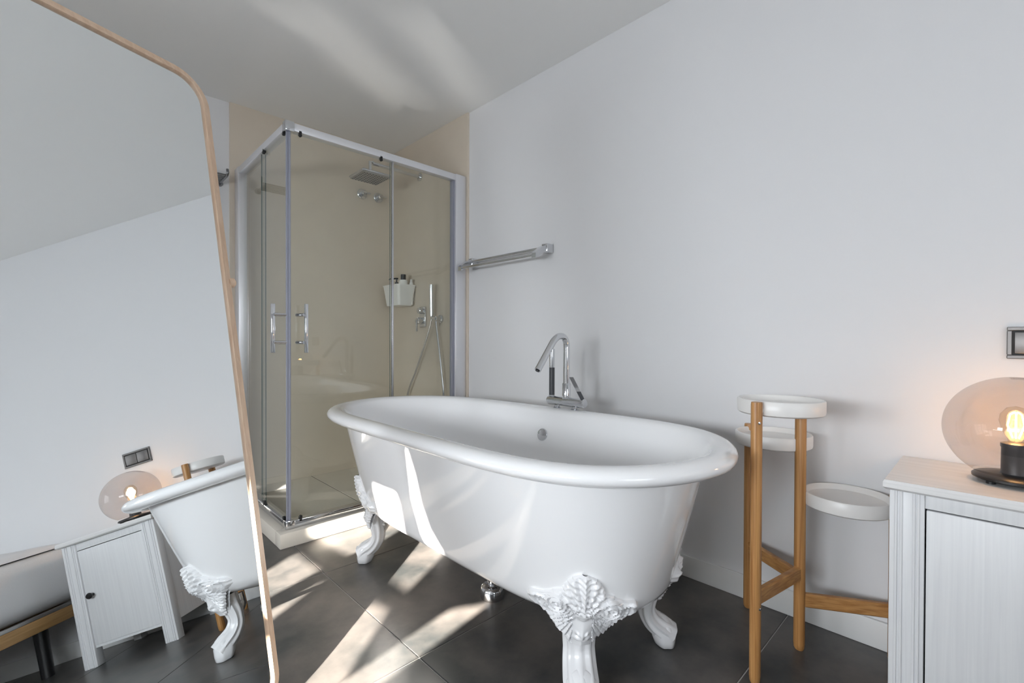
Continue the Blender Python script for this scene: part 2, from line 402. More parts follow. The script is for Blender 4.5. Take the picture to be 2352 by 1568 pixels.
# ornate cast feet
def foot(tip, o2):
    tip = Vector((tip[0], tip[1], 0)); o = Vector((o2[0], o2[1], 0)).normalized(); tn = Vector((-o.y, o.x, 0))
    def rs_body(t, z):
        lo, hi = -.45, .35
        for _ in range(22):
            mid = (lo + hi) / 2; p = tip + o * mid + tn * t
            if body_inside(p.x, p.y, z): lo = mid
            else: hi = mid
        return lo
    r25 = rs_body(0, .245)
    def rs(t, z):
        if z > .245: return rs_body(t, z) - .002
        k = (z - .150) / .095; lowr = -.052 - abs(t) * .28
        return lowr + (rs_body(t, .245) - lowr) * max(0, min(1, k)) - .002
    WID = [(.150, .030), (.160, .036), (.178, .046), (.188, .062), (.205, .072), (.222, .084), (.238, .095), (.252, .118), (.262, .138), (.272, .142), (.284, .142), (.292, .130), (.297, .104), (.304, .088), (.314, .074), (.320, .054), (.332, .050), (.344, .044), (.354, .036), (.363, .026), (.369, .015), (.372, .006)]
    def relief(t, z):
        a = abs(t); h = .010
        # acanthus palmette: lobes fanning out from the pearl
        zz = z - .258
        rho, phi = math.hypot(t, zz), math.atan2(t, zz)
        if abs(phi) < 1.35:
            R_ = (.103 * math.cos(phi * 1.1) ** 1.1 + .010) * (1 + .08 * abs(math.cos(phi * 10)))
            if rho < R_:
                q = rho / R_
                h += .015 * math.sqrt(max(0, 1 - q ** 3)) * min(1, rho / .02) + .0042 * math.cos(phi * 20) * min(1, rho / .035) * (1 - q ** 6) + .0022 * math.cos(rho * 420 - a * 260)
                h += .004 * math.exp(-(a / .004) ** 2)
        # scrolls with rings
        d = math.hypot(a - .068, z - .277)
        if d < .030: h += .014 * (1 - (d / .030) ** 2) ** .5 + .0048 * math.cos(d * 520)
        if z < .30 and .028 < d < .062 and z < .277 + .2 * (a - .068): h += .0095 * (.5 + .5 * math.cos((d - .034) * 560)) * (1 - (d - .028) / .06)
        # shoulder column above each scroll and the wing's rolled end
        h += .007 * math.exp(-((a - .062) / .012) ** 2 - ((z - .305) / .012) ** 2)
        h += .011 * math.exp(-((a - .132) / .010) ** 2)
        h += .006 * math.exp(-((z - .285) / .007) ** 2) * (1 if a > .09 else 0)
        # pearl, mask with brow, nose and muzzle
        dd = math.hypot(t, z - .252)
        if dd < .017: h += .010 * (1 - (dd / .017) ** 2) ** .5
        if z < .245:
            h += .012 * math.exp(-(t / .020) ** 2 - ((z - .195) / .030) ** 2)
            h += .007 * math.exp(-((a - .011) / .006) ** 2 - ((z - .195 - (a - .011) * .6) / .0045) ** 2)
            h += .007 * math.exp(-((a - .013) / .009) ** 2 - ((z - .178) / .007) ** 2)
            h += .006 * math.exp(-(t / .004) ** 2 - ((z - .187) / .012) ** 2)
            h -= .004 * math.exp(-((a - .012) / .005) ** 2 - ((z - .187) / .003) ** 2)
            # fluted side fans
            if a > .026: h += .0050 * math.cos(math.atan2(z - .26, a - .01) * 38)
        return h
    nz, nt_ = 84, 61
    b_ = B(); G = []
    for iz in range(nz):
        z = .150 + (.372 - .150) * iz / (nz - 1); w = lerp_table(z, WID); row = []
        w += .0022 * math.cos(z * 520)
        for it in range(nt_):
            uu = -1 + 2 * it / (nt_ - 1); t = uu * w
            edge = min(1, (1 - abs(uu)) * w / .007, (.373 - z) / .006 + .05); edge = math.sqrt(max(0, 1 - (1 - edge) ** 2))
            row.append(b_.verts.new(tip + o * (rs(t, z) + relief(t, z) * edge) + tn * t + Vector((0, 0, z))))
        G.append(row)
    for iz in range(nz - 1):
        for it in range(nt_ - 1): b_.faces.new((G[iz][it], G[iz][it + 1], G[iz + 1][it + 1], G[iz + 1][it]))
    # back face a little inside the tub wall closes the casting
    bk = [[tip + o * (rs(u * lerp_table(z, WID), z) - .012) + tn * u * lerp_table(z, WID) + Vector((0, 0, z)) for u in (-1, -.5, 0, .5, 1)] for z in [.150 + .222 * k / 12 for k in range(13)]]
    ring_loft(b_, bk, 0, False, False, closed=False)
    # S-curved leg with flutes down to the pad
    path = catmull([(-.078, .215), (-.082, .180), (-.090, .140), (-.088, .105), (-.070, .075), (-.040, .052), (-.016, .034)], 6)
    prof = [(0, .034, .048), (.25, .031, .043), (.42, .026, .041), (.6, .028, .043), (.8, .033, .045), (1, .035, .043)]
    rg = []; n = 44
    for i, p in enumerate(path):
        q0, q1 = path[max(i - 1, 0)], path[min(i + 1, len(path) - 1)]; T = (q1 - q0).normalized(); nr = Vector((T.y, -T.x))
        if nr.x < 0: nr = -nr
        f = i / (len(path) - 1); th = lerp_table(f, [(a, c) for a, c, _ in prof]); wd = lerp_table(f, [(a, c) for a, _, c in prof])
        ring = []
        for k in range(n):
            an = 2 * PI * k / n; fl = 1 + .075 * math.cos(an * 9) * (1 if f < .9 else .3)
            ex = math.cos(an) * th * fl; w_ = math.sin(an) * wd * fl
            rr, zz = p.x + nr.x * ex, max(p.y + nr.y * ex, 0.0)
            ring.append(tip + o * rr + tn * w_ + Vector((0, 0, zz)))
        rg.append(ring)
    ring_loft(b_, rg)
    # hoof-like pad
    pad = []
    for z, r0, w in [(0.0, .026, .033), (.004, .030, .038), (.022, .034, .043), (.045, .036, .045), (.066, .032, .040), (.082, .020, .027), (.088, .008, .012)]:
        pad.append([tip + o * (-.030 - z * .16 + math.cos(2 * PI * k / 32) * r0 * 1.05) + tn * math.sin(2 * PI * k / 32) * w * (1 + .05 * math.cos(2 * PI * k / 32 * 6)) + Vector((0, 0, z)) for k in range(32)])
    ring_loft(b_, pad)
    lg = obj('leg', b_, 'enamel_cast', tub, smooth=50)
    # mounting lug with its bolt on the inside
    b_ = B(); c = tip + o * -.118 + Vector((0, 0, .155))
    tube(b_, [c + Vector((0, 0, -.05)) + o * .022, c, c + Vector((0, 0, .045))], [.008, .018, .016], 12, flat=1.0)
    lathe(b_, [(0, -.022), (.006, -.022), (.006, .022), (0, .022)], c + Vector((0, 0, .012)), tn, 12, 0)
    obj('bolt_lug', b_, 'steel_dark', lg)
foot((.949, .715), (-1, -1)); foot((.919, 1.904), (-1, 1)); foot((1.388, .690), (1, -1)); foot((1.385, 1.915), (1, 1))

# waste fitting on the floor below the tub
wf = thing('bath_waste', (1.150, 1.288, 0), 'chrome waste fitting on the floor under the white bathtub', 'drain')
b_ = B(); lathe(b_, [(0, 0), (.043, 0), (.045, .004), (.045, .030), (.040, .042), (.034, .046), (0, .046)], (1.150, 1.288, 0), n=36)
obj('cover_cup', b_, 'chrome', wf)
b_ = B(); lathe(b_, [(0, .046), (.016, .046), (.016, .15), (.02, .15), (.02, .178), (0, .178)], (1.150, 1.288, 0), n=24)
obj('pipe', b_, 'chrome', wf)
b_ = B(); lathe(b_, [(0, .085), (.030, .085), (.034, .090), (.034, .100), (.028, .106), (0, .106)], (1.150, 1.288, 0), n=8)
obj('nut', b_, 'chrome', wf, smooth=20)

# ------------------------------------------------------------------ bath faucet on the far rim
FX = 1.528
fz = TZ + .018
fa = thing('bath_faucet', (FX, 1.24, fz), 'tall chrome mixer tap with arched spout on the far rim of the bathtub', 'faucet')
def fit(b_, y): lathe(b_, [(.017, 0), (.019, .003), (.012, .006), (.012, .014), (0, .014)], (FX, y, fz - .002), n=20)
b_ = B(); tube(b_, [(FX, 1.148, .699), (FX, 1.152, .699), (FX, 1.338, .699), (FX, 1.344, .699)], [.0165, .0195, .0195, .0165], 28)
fit(b_, 1.295); fit(b_, 1.20)
obj('body', b_, 'chrome', fa)
b_ = B()
tube(b_, [(FX, 1.245, .715), (FX, 1.245, .925)] + bez((FX, 1.245, .932), (FX, 1.245, .985), (FX - .055, 1.246, .990), (FX - .09, 1.247, .945), 14) + [(FX - .175, 1.249, .838)], .0135, 20)
lathe(b_, [(.0, .712), (.0175, .712), (.0175, .775), (.0155, .778), (0, .779)], (FX, 1.245, 0), n=24)
obj('spout', b_, 'chrome', fa)
b_ = B(); lathe(b_, [(0, 0), (.009, 0), (.009, .002), (0, .002)], (FX - .1757, 1.249, .8371), (-.085, .002, -.107), 16)
obj('aerator', b_, 'black_plastic', fa)
b_ = B(); tube(b_, [(FX, 1.326, .838), (FX, 1.326, .921)], .0115, 20)
hs = obj('hand_shower', b_, 'chrome', fa)
b_ = B(); tube(b_, [(FX, 1.326, .716), (FX, 1.326, .722)], .013, 16); obj('collar', b_, 'chrome', hs)
b_ = B(); tube(b_, [(FX, 1.326, .722), (FX, 1.326, .840)], .0118, 20)
o = obj('grip', b_, 'charcoal_rubber', hs); o['label'] = 'dark grey grip'
def lever(b_, z0, z1):
    p0, p1 = Vector((FX, 1.158, .713)), Vector((FX - .035, 1.192, .808))
    a, c = p0.lerp(p1, z0), p0.lerp(p1, z1)
    w = Vector((.7, -.7, 0)).normalized() * .0085; t = Vector((.7, .7, .3)).normalized() * .003
    ring_loft(b_, [[q + w + t, q - w + t, q - w - t, q + w - t] for q in (a, c)])
b_ = B(); lever(b_, .38, 1); lv = obj('lever', b_, 'chrome', fa)
b_ = B(); lever(b_, 0, .38); o = obj('lever_foot', b_, 'charcoal_rubber', lv); o['label'] = 'dark foot of the lever'

# ------------------------------------------------------------------ shower enclosure
SX, SY = 0.710, 2.243          # outer corner of the tray
GX, GY = 0.749, 2.282          # outer faces of the frame
ZT = 1.975; TRZ = 0.068
sh = thing('shower_enclosure', (SX, SY, 0), 'corner shower enclosure of clear glass sliding panels in an aluminium frame on a beige tray', 'shower')
PX, PY = XR - .0145, YB - .0145
b_ = B()
box(b_, SX, PX, SY, SY + .075, 0, TRZ, .003); box(b_, SX, SX + .075, SY + .075, PY, 0, TRZ, .003)
box(b_, SX + .075, PX, SY + .075, PY, 0, .040)
tray = obj('tray', b_, 'beige_tray', sh)
for x0, x1 in ((SX + .076, 1.194), (1.199, PX)):
    b_ = B(); box(b_, x0, x1, SY + .076, PY, .040, .050, .0015, seg=1); obj('tile', b_, 'beige_tray', tray, smooth=0)
b_ = B(); box(b_, 1.1938, 1.1992, SY + .077, PY, .0405, .0485); obj('joint', b_, 'grout_dark', tray, smooth=0)
def pane(name, x0, x1, y0, y1, z0=.10, z1=1.945):
    b_ = B(); fs = box(b_, x0, x1, y0, y1, z0, z1)
    thinx = (x1 - x0) < (y1 - y0)
    for f in fs:
        c = f.calc_center_median()
        d = [abs(c.x - x0), abs(c.x - x1)] if not thinx else [abs(c.y - y0), abs(c.y - y1)]
        if min(d) < 1e-5 or min(abs(c.z - z0), abs(c.z - z1)) < 1e-5: f.material_index = 1
    return obj(name, b_, ['shower_glass', 'glass_edge'], sh, smooth=0)
def bar(name, b_, mat, parent=sh): return obj(name, b_, mat, parent)
def roller(door, p, ax, up):
    b_ = B(); s = 1 if up else -1
    lathe(b_, [(0, -.006), (.006, -.006), (.0075, -.004), (.0075, .004), (.006, .006), (0, .006)], p, ax, 18)
    if ax[1]: box(b_, p[0] - .006, p[0] + .006, p[1] - .004, p[1] + .010, p[2], p[2] + s * .02)
    else: box(b_, p[0] - .004, p[0] + .010, p[1] - .006, p[1] + .006, p[2], p[2] + s * .02)
    obj('roller', b_, 'black_plastic', door)
# front: sliding door and fixed pane
dF = pane('sliding_door', GX + .022, 1.308, GY + .010, GY + .016)
pane('fixed_pane', 1.300, PX - .075, GY + .026, GY + .032)
dL = pane('sliding_door', GX + .010, GX + .016, GY + .022, 2.690)
pane('fixed_pane', GX + .026, GX + .032, 2.680, PY - .075)
for x in (.815, 1.235): roller(dF, (x, GY + .004, 1.925), (0, 1, 0), True); roller(dF, (x, GY + .004, .115), (0, 1, 0), False)
for y in (2.325, 2.625): roller(dL, (GX + .004, y, 1.925), (1, 0, 0), True); roller(dL, (GX + .004, y, .115), (1, 0, 0), False)
b_ = B(); box(b_, GX + .004, PX - .02, GY, GY + .042, 1.937, ZT, .004); bar('top_rail', b_, 'aluminium_pale')
b_ = B(); box(b_, GX, GX + .042, GY + .02, PY - .02, 1.937, ZT, .004); bar('top_rail', b_, 'aluminium_pale')
b_ = B(); box(b_, GX + .004, PX - .02, GY, GY + .042, TRZ, .104, .004); bar('bottom_rail', b_, 'chrome')
b_ = B(); box(b_, GX, GX + .042, GY + .02, PY - .02, TRZ, .104, .004); bar('bottom_rail', b_, 'chrome')
for z0, z1 in ((1.930, ZT + .004), (TRZ, .110)):
    b_ = B(); box(b_, GX - .004, GX + .040, GY - .004, GY + .040, z0, z1, .006); bar('corner_cap', b_, 'chrome')
b_ = B(); box(b_, PX - .080, PX, GY - .002, GY + .044, TRZ, ZT + .003, .005); bar('wall_post', b_, 'aluminium_pale')
b_ = B(); box(b_, PX - .094, PX - .080, GY + .012, GY + .040, .104, 1.937); bar('wall_post', b_, 'seal_plastic')
b_ = B(); box(b_, GX - .002, GX + .044, PY - .080, PY, TRZ, ZT + .003, .005); bar('wall_post', b_, 'aluminium_pale')
b_ = B(); box(b_, GX + .006, GX + .022, GY + .016, GY + .024, .106, 1.937, .002); box(b_, GX + .016, GX + .024, GY + .006, GY + .018, .106, 1.937, .002)
o = bar('corner_seal', b_, 'seal_plastic'); o['label'] = 'blue-grey plastic seal strip'
# door edge strips
b_ = B(); box(b_, 1.304, 1.312, GY + .007, GY + .026, .106, 1.937, .001); bar('edge_strip', b_, 'aluminium', dF)
# pull bars
b_ = B(); box(b_, .818, .832, GY - .052, GY - .034, .897, 1.126, .002)
hF = obj('handle', b_, 'chrome', dF)
for z in (.945, 1.075):
    b_ = B(); lathe(b_, [(0, 0), (.008, 0), (.008, .052), (0, .052)], (.818, GY - .038, z), (-.35, 1, 0), 14); obj('standoff', b_, 'chrome', hF)
b_ = B(); box(b_, GX - .052, GX - .034, GY + .040, GY + .054, .897, 1.126, .002)
hL = obj('handle', b_, 'chrome', dL)
for z in (.945, 1.075):
    b_ = B(); lathe(b_, [(0, 0), (.008, 0), (.008, .052), (0, .052)], (GX - .038, GY + .04, z), (1, -.35, 0), 14); obj('standoff', b_, 'chrome', hL)

# rain shower head on its arm
rs_ = thing('rain_shower_head', (PX, 2.80, 2.105), 'square rain shower head on a straight arm high on the beige shower wall', 'shower head')
b_ = B(); tube(b_, [(PX, 2.80, 2.105), (1.452, 2.80, 2.105)], .011, 16); tube(b_, [(1.455, 2.80, 2.110), (1.435, 2.80, 2.110), (1.435, 2.80, 2.03)], .011, 16)
obj('arm', b_, 'chrome', rs_)
b_ = B(); lathe(b_, [(0, 0), (.028, 0), (.028, .006), (.016, .010), (0, .010)], (PX, 2.80, 2.105), (-1, 0, 0), 28); obj('wall_flange', b_, 'chrome', rs_)
b_ = B(); box(b_, 1.335, 1.535, 2.70, 2.90, 2.006, 2.026, .012, seg=3); hd = obj('head', b_, 'aluminium', rs_)
b_ = B(); box(b_, 1.343, 1.527, 2.708, 2.892, 2.003, 2.007, .001); o = obj('spray_plate', b_, 'steel_dark', hd); o['label'] = 'grey perforated underside'
b_ = B()
for i in range(9):
    for j in range(9):
        lathe(b_, [(0, 0), (.0035, 0), (.002, .004), (0, .004)], (1.355 + i * .020, 2.72 + j * .020, 2.0035), (0, 0, -1), 6)
o = obj('nozzles', b_, 'charcoal_rubber', rs_, smooth=0); o['kind'] = 'stuff'

# two round valves on the back wall of the shower
def valve(x, lab):
    v = thing('shower_valve', (x, PY, 2.012), lab, 'valve', 'round valves on the shower wall')
    b_ = B(); lathe(b_, [(0, 0), (.036, 0), (.036, .004), (.032, .008), (0, .009)], (x, PY, 2.012), (0, -1, 0), 30); obj('rosette', b_, 'chrome', v)
    b_ = B(); lathe(b_, [(0, .008), (.018, .008), (.018, .045), (.014, .050), (0, .050)], (x, PY, 2.012), (0, -1, 0), 24); obj('knob', b_, 'chrome', v)
    b_ = B(); tube(b_, [(x, PY - .035, 2.012), (x + .045, PY - .040, 2.017)], .0045, 10); obj('lever', b_, 'chrome', v)
valve(1.557, 'round chrome valve on the beige wall, the one directly below the shower head')
valve(1.684, 'round chrome valve on the beige wall, the one nearer the shower corner')

# concealed mixer and hand shower on the side wall
mx_ = thing('shower_mixer', (PX, 2.759, 1.12), 'chrome mixer plate with lever on the shower side wall below the white caddy', 'mixer')
b_ = B(); box(b_, PX - .008, PX, 2.722, 2.796, 1.052, 1.192, .006, seg=3); obj('plate', b_, 'chrome', mx_)
b_ = B(); lathe(b_, [(0, 0), (.022, 0), (.022, .030), (.018, .034), (0, .034)], (PX - .008, 2.759, 1.165), (-1, 0, 0), 24); obj('diverter_knob', b_, 'chrome', mx_)
b_ = B(); lathe(b_, [(0, 0), (.024, 0), (.024, .040), (.019, .046), (0, .046)], (PX - .008, 2.759, 1.095), (-1, 0, 0), 24)
box(b_, PX - .060, PX - .045, 2.752, 2.766, 1.020, 1.10, .004); obj('lever', b_, 'chrome', mx_)
hsr = thing('hand_shower', (PX, 2.56, 1.10), 'chrome stick hand shower in its wall holder with a looping hose, inside the shower', 'hand shower')
b_ = B(); lathe(b_, [(0, 0), (.026, 0), (.026, .010), (.016, .014), (.016, .045), (0, .046)], (PX, 2.545, 1.103), (-1, 0, 0), 24)
tube(b_, [(PX - .038, 2.545, 1.103), (PX - .042, 2.590, 1.108)], .014, 16); obj('holder', b_, 'chrome', hsr)
b_ = B(); tube(b_, [(PX - .042, 2.597, 1.095), (PX - .042, 2.596, 1.13)], .009, 14); tube(b_, [(PX - .042, 2.596, 1.13), (PX - .050, 2.588, 1.33)], .0135, 18); obj('handset', b_, 'chrome', hsr)
b_ = B(); tube(b_, catmull([(PX - .042, 2.598, 1.096), (PX - .035, 2.66, .98), (PX - .03, 2.80, .75), (PX - .03, 2.915, .56), (PX - .03, 2.90, .36), (PX - .03, 2.72, .22), (PX - .03, 2.54, .30), (PX - .03, 2.475, .55), (PX - .034, 2.50, .80), (PX - .036, 2.548, 1.06), (PX - .036, 2.546, 1.09)], 9), .0065, 10); obj('hose', b_, 'aluminium', hsr)

# white caddy on the side wall with bottles in it
cd = thing('shower_caddy', (PX, 2.945, 1.205), 'white plastic caddy hung on the shower wall, holding bottles', 'caddy')
b_ = B()
def crect(x0, x1, y0, y1, z, r=.022, n=6):
    pts = []
    for cx, cy, a0 in ((x1 - r, y1 - r, 0), (x0 + r, y1 - r, 90), (x0 + r, y0 + r, 180), (x1 - r, y0 + r, 270)):
        for k in range(n + 1): a = math.radians(a0 + 90 * k / n); pts.append(Vector((cx + r * math.cos(a), cy + r * math.sin(a), z)))
    return pts
ring_loft(b_, [crect(1.678, 1.790, 2.858, 3.038, 1.205), crect(1.660, PX - .004, 2.838, 3.054, 1.342), crect(1.657, PX - .002, 2.835, 3.057, 1.342), crect(1.657, PX - .002, 2.835, 3.057, 1.350),
               crect(1.664, PX - .007, 2.842, 3.050, 1.350), crect(1.682, 1.786, 2.862, 3.034, 1.210)])
obj('tub', b_, 'white_plastic', cd)
b_ = B(); box(b_, PX - .003, PX, 2.88, 3.02, 1.24, 1.34, .001); obj('wall_hook', b_, 'white_plastic', cd)
def bottle(name, loc, lab, prof, mat, cap, capmat, grp='bottles in the shower caddy'):
    t = thing(name, loc, lab, 'bottle', grp)
    b_ = B(); lathe(b_, prof, loc, n=24); obj('body', b_, mat, t)
    b_ = B(); cap(b_); obj('cap', b_, capmat, t); return t
L = Vector((1.735, 2.985, 1.211))
def pump(b_):
    lathe(b_, [(0, .150), (.013, .150), (.013, .166), (.005, .168), (.005, .186), (.011, .187), (.011, .198), (0, .198)], L, n=18)
    tube(b_, [L + Vector((0, 0, .193)), L + Vector((-.040, .016, .190)), L + Vector((-.050, .02, .182))], [.006, .005, .0035], 10)
bottle('pump_bottle', L, 'bottle with a slim black pump head in the white caddy', [(0, 0), (.027, 0), (.029, .004), (.029, .120), (.022, .132), (.012, .138), (.012, .152), (0, .152)], 'amber_plastic', pump, 'black_plastic')
L2 = Vector((1.735, 2.895, 1.211))
bottle('shampoo_bottle', L2, 'white bottle with a wide black cap in the white caddy', [(0, 0), (.028, 0), (.030, .004), (.030, .165), (.025, .175), (0, .176)], 'white_plastic',
       lambda b_: lathe(b_, [(0, .174), (.018, .174), (.018, .212), (.016, .214), (0, .214)], L2, n=20), 'black_plastic')
L3 = Vector((1.782, 2.866, 1.211))
bottle('lotion_bottle', L3, 'slim white bottle with a pale cap at the wall end of the caddy', [(0, 0), (.011, 0), (.012, .003), (.013, .150), (.010, .160), (0, .161)], 'white_plastic',
       lambda b_: lathe(b_, [(0, .160), (.009, .160), (.009, .180), (0, .181)], L3, n=16), 'white_satin')

# ------------------------------------------------------------------ rails on the walls
tr_ = thing('towel_rail', (XR, 1.89, 1.43), 'double chrome towel rail on the white wall beside the shower', 'towel rail')
for x, z in ((XR - .055, 1.432), (XR - .118, 1.389)):
    b_ = B(); tube(b_, [(x, 1.600, z), (x, 2.192, z)], .0075, 14); obj('bar', b_, 'chrome', tr_)
for y in (1.595, 2.197):
    b_ = B(); box(b_, XR - .052, XR, y - .020, y + .020, 1.410, 1.455, .006, seg=3)
    ring_loft(b_, [[Vector((x, y - .014, z - h)), Vector((x, y + .014, z - h)), Vector((x, y + .014, z + h)), Vector((x, y - .014, z + h))] for x, z, h in ((XR - .040, 1.434, .017), (XR - .080, 1.416, .018), (XR - .118, 1.391, .017), (XR - .130, 1.384, .012))])
    obj('bracket', b_, 'chrome', tr_)
rk = thing('towel_rack', (.50, YB, 1.86), 'chrome wire towel rack on the white back wall left of the shower', 'towel rack')
for k in range(5):
    b_ = B(); y = YB - .037 - k * .034
    tube(b_, [(.12, y, 1.885), (.668, y, 1.885)], .005, 8); obj('rod', b_, 'rack_steel', rk)
for x in (.12, .672):
    b_ = B(); tube(b_, [(x, YB, 1.880)] + [(x, YB - .05 - .03 * q, 1.882) for q in range(4)] + bez((x, YB - .16, 1.882), (x, YB - .185, 1.882), (x, YB - .195, 1.895), (x, YB - .182, 1.915), 6), .0075, 10)
    lathe(b_, [(0, 0), (.018, 0), (.018, .006), (0, .006)], (x, YB, 1.880), (0, -1, 0), 16); obj('arm', b_, 'rack_steel', rk)

# ------------------------------------------------------------------ standing mirror
MN = Vector((0.38738, -0.90555, 0.17294)).normalized(); MD = -0.98076
MU = Vector((-MN.y, MN.x, 0)).normalized(); MV = MN.cross(MU)
def mp(u, v, w=0.0): return MN * (MD + w) + MU * u + MV * v
def rrect(u0, u1, v0, v1, r, n=10):
    pts = []
    for cu, cv, a0 in ((u1 - r, v1 - r, 0), (u0 + r, v1 - r, 90), (u0 + r, v0 + r, 180), (u1 - r, v0 + r, 270)):
        for k in range(n + 1): a = math.radians(a0 + 90 * k / n); pts.append((cu + r * math.cos(a), cv + r * math.sin(a)))
    return pts
U0, U1, V0, V1 = 0.325, 0.869, 0.192, 1.873
mi_ = thing('standing_mirror', mp((U0 + U1) / 2, .18, 0), 'tall standing mirror with a slim rounded ash frame, leaning back on the dark floor', 'mirror')
def frame_ring(d, w, r): return [mp(u, v, w) for u, v in rrect(U0 + d, U1 - d, V0 + d, V1 - d, r)]
b_ = B()
ring_loft(b_, [frame_ring(.0225, -.004, .0625), frame_ring(.0218, .0055, .0632), frame_ring(.0205, .0075, .0645), frame_ring(.003, .0012, .082), frame_ring(0, -.001, .085), frame_ring(0, -.020, .085), frame_ring(.0225, -.020, .0625), frame_ring(.0225, -.004, .0625)], cap0=False, cap1=False)
obj('frame', b_, 'ash', mi_, smooth=50)
b_ = B(); ring_loft(b_, [frame_ring(.0225, 0.0, .0625), frame_ring(.0225, -.010, .0625)]); obj('mirror_glass', b_, ['mirror_silver'], mi_, smooth=0)
b_ = B(); ring_loft(b_, [frame_ring(.023, -.0105, .062), frame_ring(.023, -.016, .062)]); obj('back_panel', b_, 'mirror_backing', mi_, smooth=0)
for su, s in ((U1, 1), (U0, -1)):
    # side leg runs down from the pivot to the floor, rear strut splays back
    b_ = B(); lathe(b_, [(0, -.006), (.013, -.006), (.013, .010), (.010, .014), (0, .015)], mp(su, 1.30, -.008), MU * s, 20); kn = obj('knob', b_, 'ash', mi_)
    top = mp(su + s * -.012, 1.33, -.026); fl_ = mp(su + s * -.012, .6, 0); back = Vector((top.x, top.y, 0)) - Vector((MN.x, MN.y, 0)).normalized() * .30
    b_ = B(); tube(b_, [top, Vector((back.x, back.y, .014))], [.011, .012], 12, flat=.8); tube(b_, [Vector((back.x, back.y, .02)), Vector((back.x, back.y, 0))], [.012, .010], 12); obj('rear_leg', b_, 'ash', mi_)
    p0 = mp(su - s * .09, V0 + .015, -.012)
    pz = mp(su - s * .09, .18, -.010); pz.z = 0
    b_ = B(); tube(b_, [p0, pz], [.011, .010], 12); obj('front_foot', b_, 'ash', mi_)

# ------------------------------------------------------------------ plant stand
L1, LC, LB, LR = (1.388, .452), (1.640, .407), (1.768, .601), (1.768, .193)
ps = thing('plant_stand', (1.66, .41, 0), 'bamboo plant stand with round white trays beside the bathtub', 'plant stand')
def leg(p, z, ang):
    b_ = B(); n = 16; rg = []
    for zz, k in [(0, .72), (.006, .92), (.02, 1), (z - .006, 1), (z, .94)]:
        rg.append([Vector((p[0], p[1], zz)) + Vector((math.cos(a) * .0165 * k * math.cos(ang) - math.sin(a) * .0145 * k * math.sin(ang), math.cos(a) * .0165 * k * math.sin(ang) + math.sin(a) * .0145 * k * math.cos(ang), 0)) for a in [2 * PI * q / n for q in range(n)]])
    ring_loft(b_, rg); return obj('leg', b_, 'bamboo', ps, smooth=40)
lg1 = leg(L1, .785, 0); lgc = leg(LC, .783, 1.2); lgb = leg(LB, .660, .8); lgr = leg(LR, .50, .2)
def stretcher(p, q, z0, z1, h=.042, w=.019):
    b_ = B(); P, Q = Vector((*p, z0)), Vector((*q, z1)); d = (Q - P); d.z = 0; d.normalize(); s = Vector((-d.y, d.x, 0)) * w / 2
    P = P + d * .012; Q = Q - d * .012; c = .004
    def sec(c0): return [c0 + s * a + Vector((0, 0, zz)) for a, zz in ((-1, -h / 2 + c), (-.6, -h / 2), (.6, -h / 2), (1, -h / 2 + c), (1, h / 2 - c), (.6, h / 2), (-.6, h / 2), (-1, h / 2 - c))]
    ring_loft(b_, [sec(P), sec(Q)]); return obj('stretcher', b_, 'bamboo_flat', ps, smooth=30)
stretcher(L1, LC, .238, .238); stretcher(LB, LC, .222, .222); stretcher(LC, LR, .156, .156)
def tray_(p, q, zt, r=.1135, h=.042):
    c = (Vector((*p, 0)) + Vector((*q, 0))) / 2
    b_ = B(); lathe(b_, [(0, zt - h), (r - .006, zt - h), (r - .001, zt - h + .004), (r, zt - h + .010), (r, zt - .003), (r - .002, zt), (r - .006, zt), (r - .009, zt - .004), (r - .010, zt - .012), (r - .014, zt - .016), (0, zt - .016)], c, n=64)
    t = obj('tray', b_, 'white_satin', ps, smooth=40)
    for e in (p, q):
        d = (Vector((*e, 0)) - c); dl = d.length; d.normalize()
        b_ = B(); tube(b_, [c + d * (r - .004) + Vector((0, 0, zt - h + .016)), c + d * (dl - .010) + Vector((0, 0, zt - h + .016))], .011, 14); obj('lug', b_, 'white_satin', t)
    return t
tray_(L1, LC, .786); tray_(LB, LC, .652); tray_(LC, LR, .494)
for lgx, p, z, d in ((lg1, L1, .728, (-.7, -.7)), (lgc, LC, .606, (.3, -1)), (lg1, L1, .213, (-.4, -.9)), (lgc, LC, .172, (.6, -.8))):
    dv = Vector((d[0], d[1], 0)).normalized(); c = Vector((p[0], p[1], z)) + dv * .0145
    b_ = B(); lathe(b_, [(0, 0), (.004, 0), (.004, .0015), (.002, .002), (0, .002)], c, dv, 14); obj('screw', b_, 'chrome', lgx)

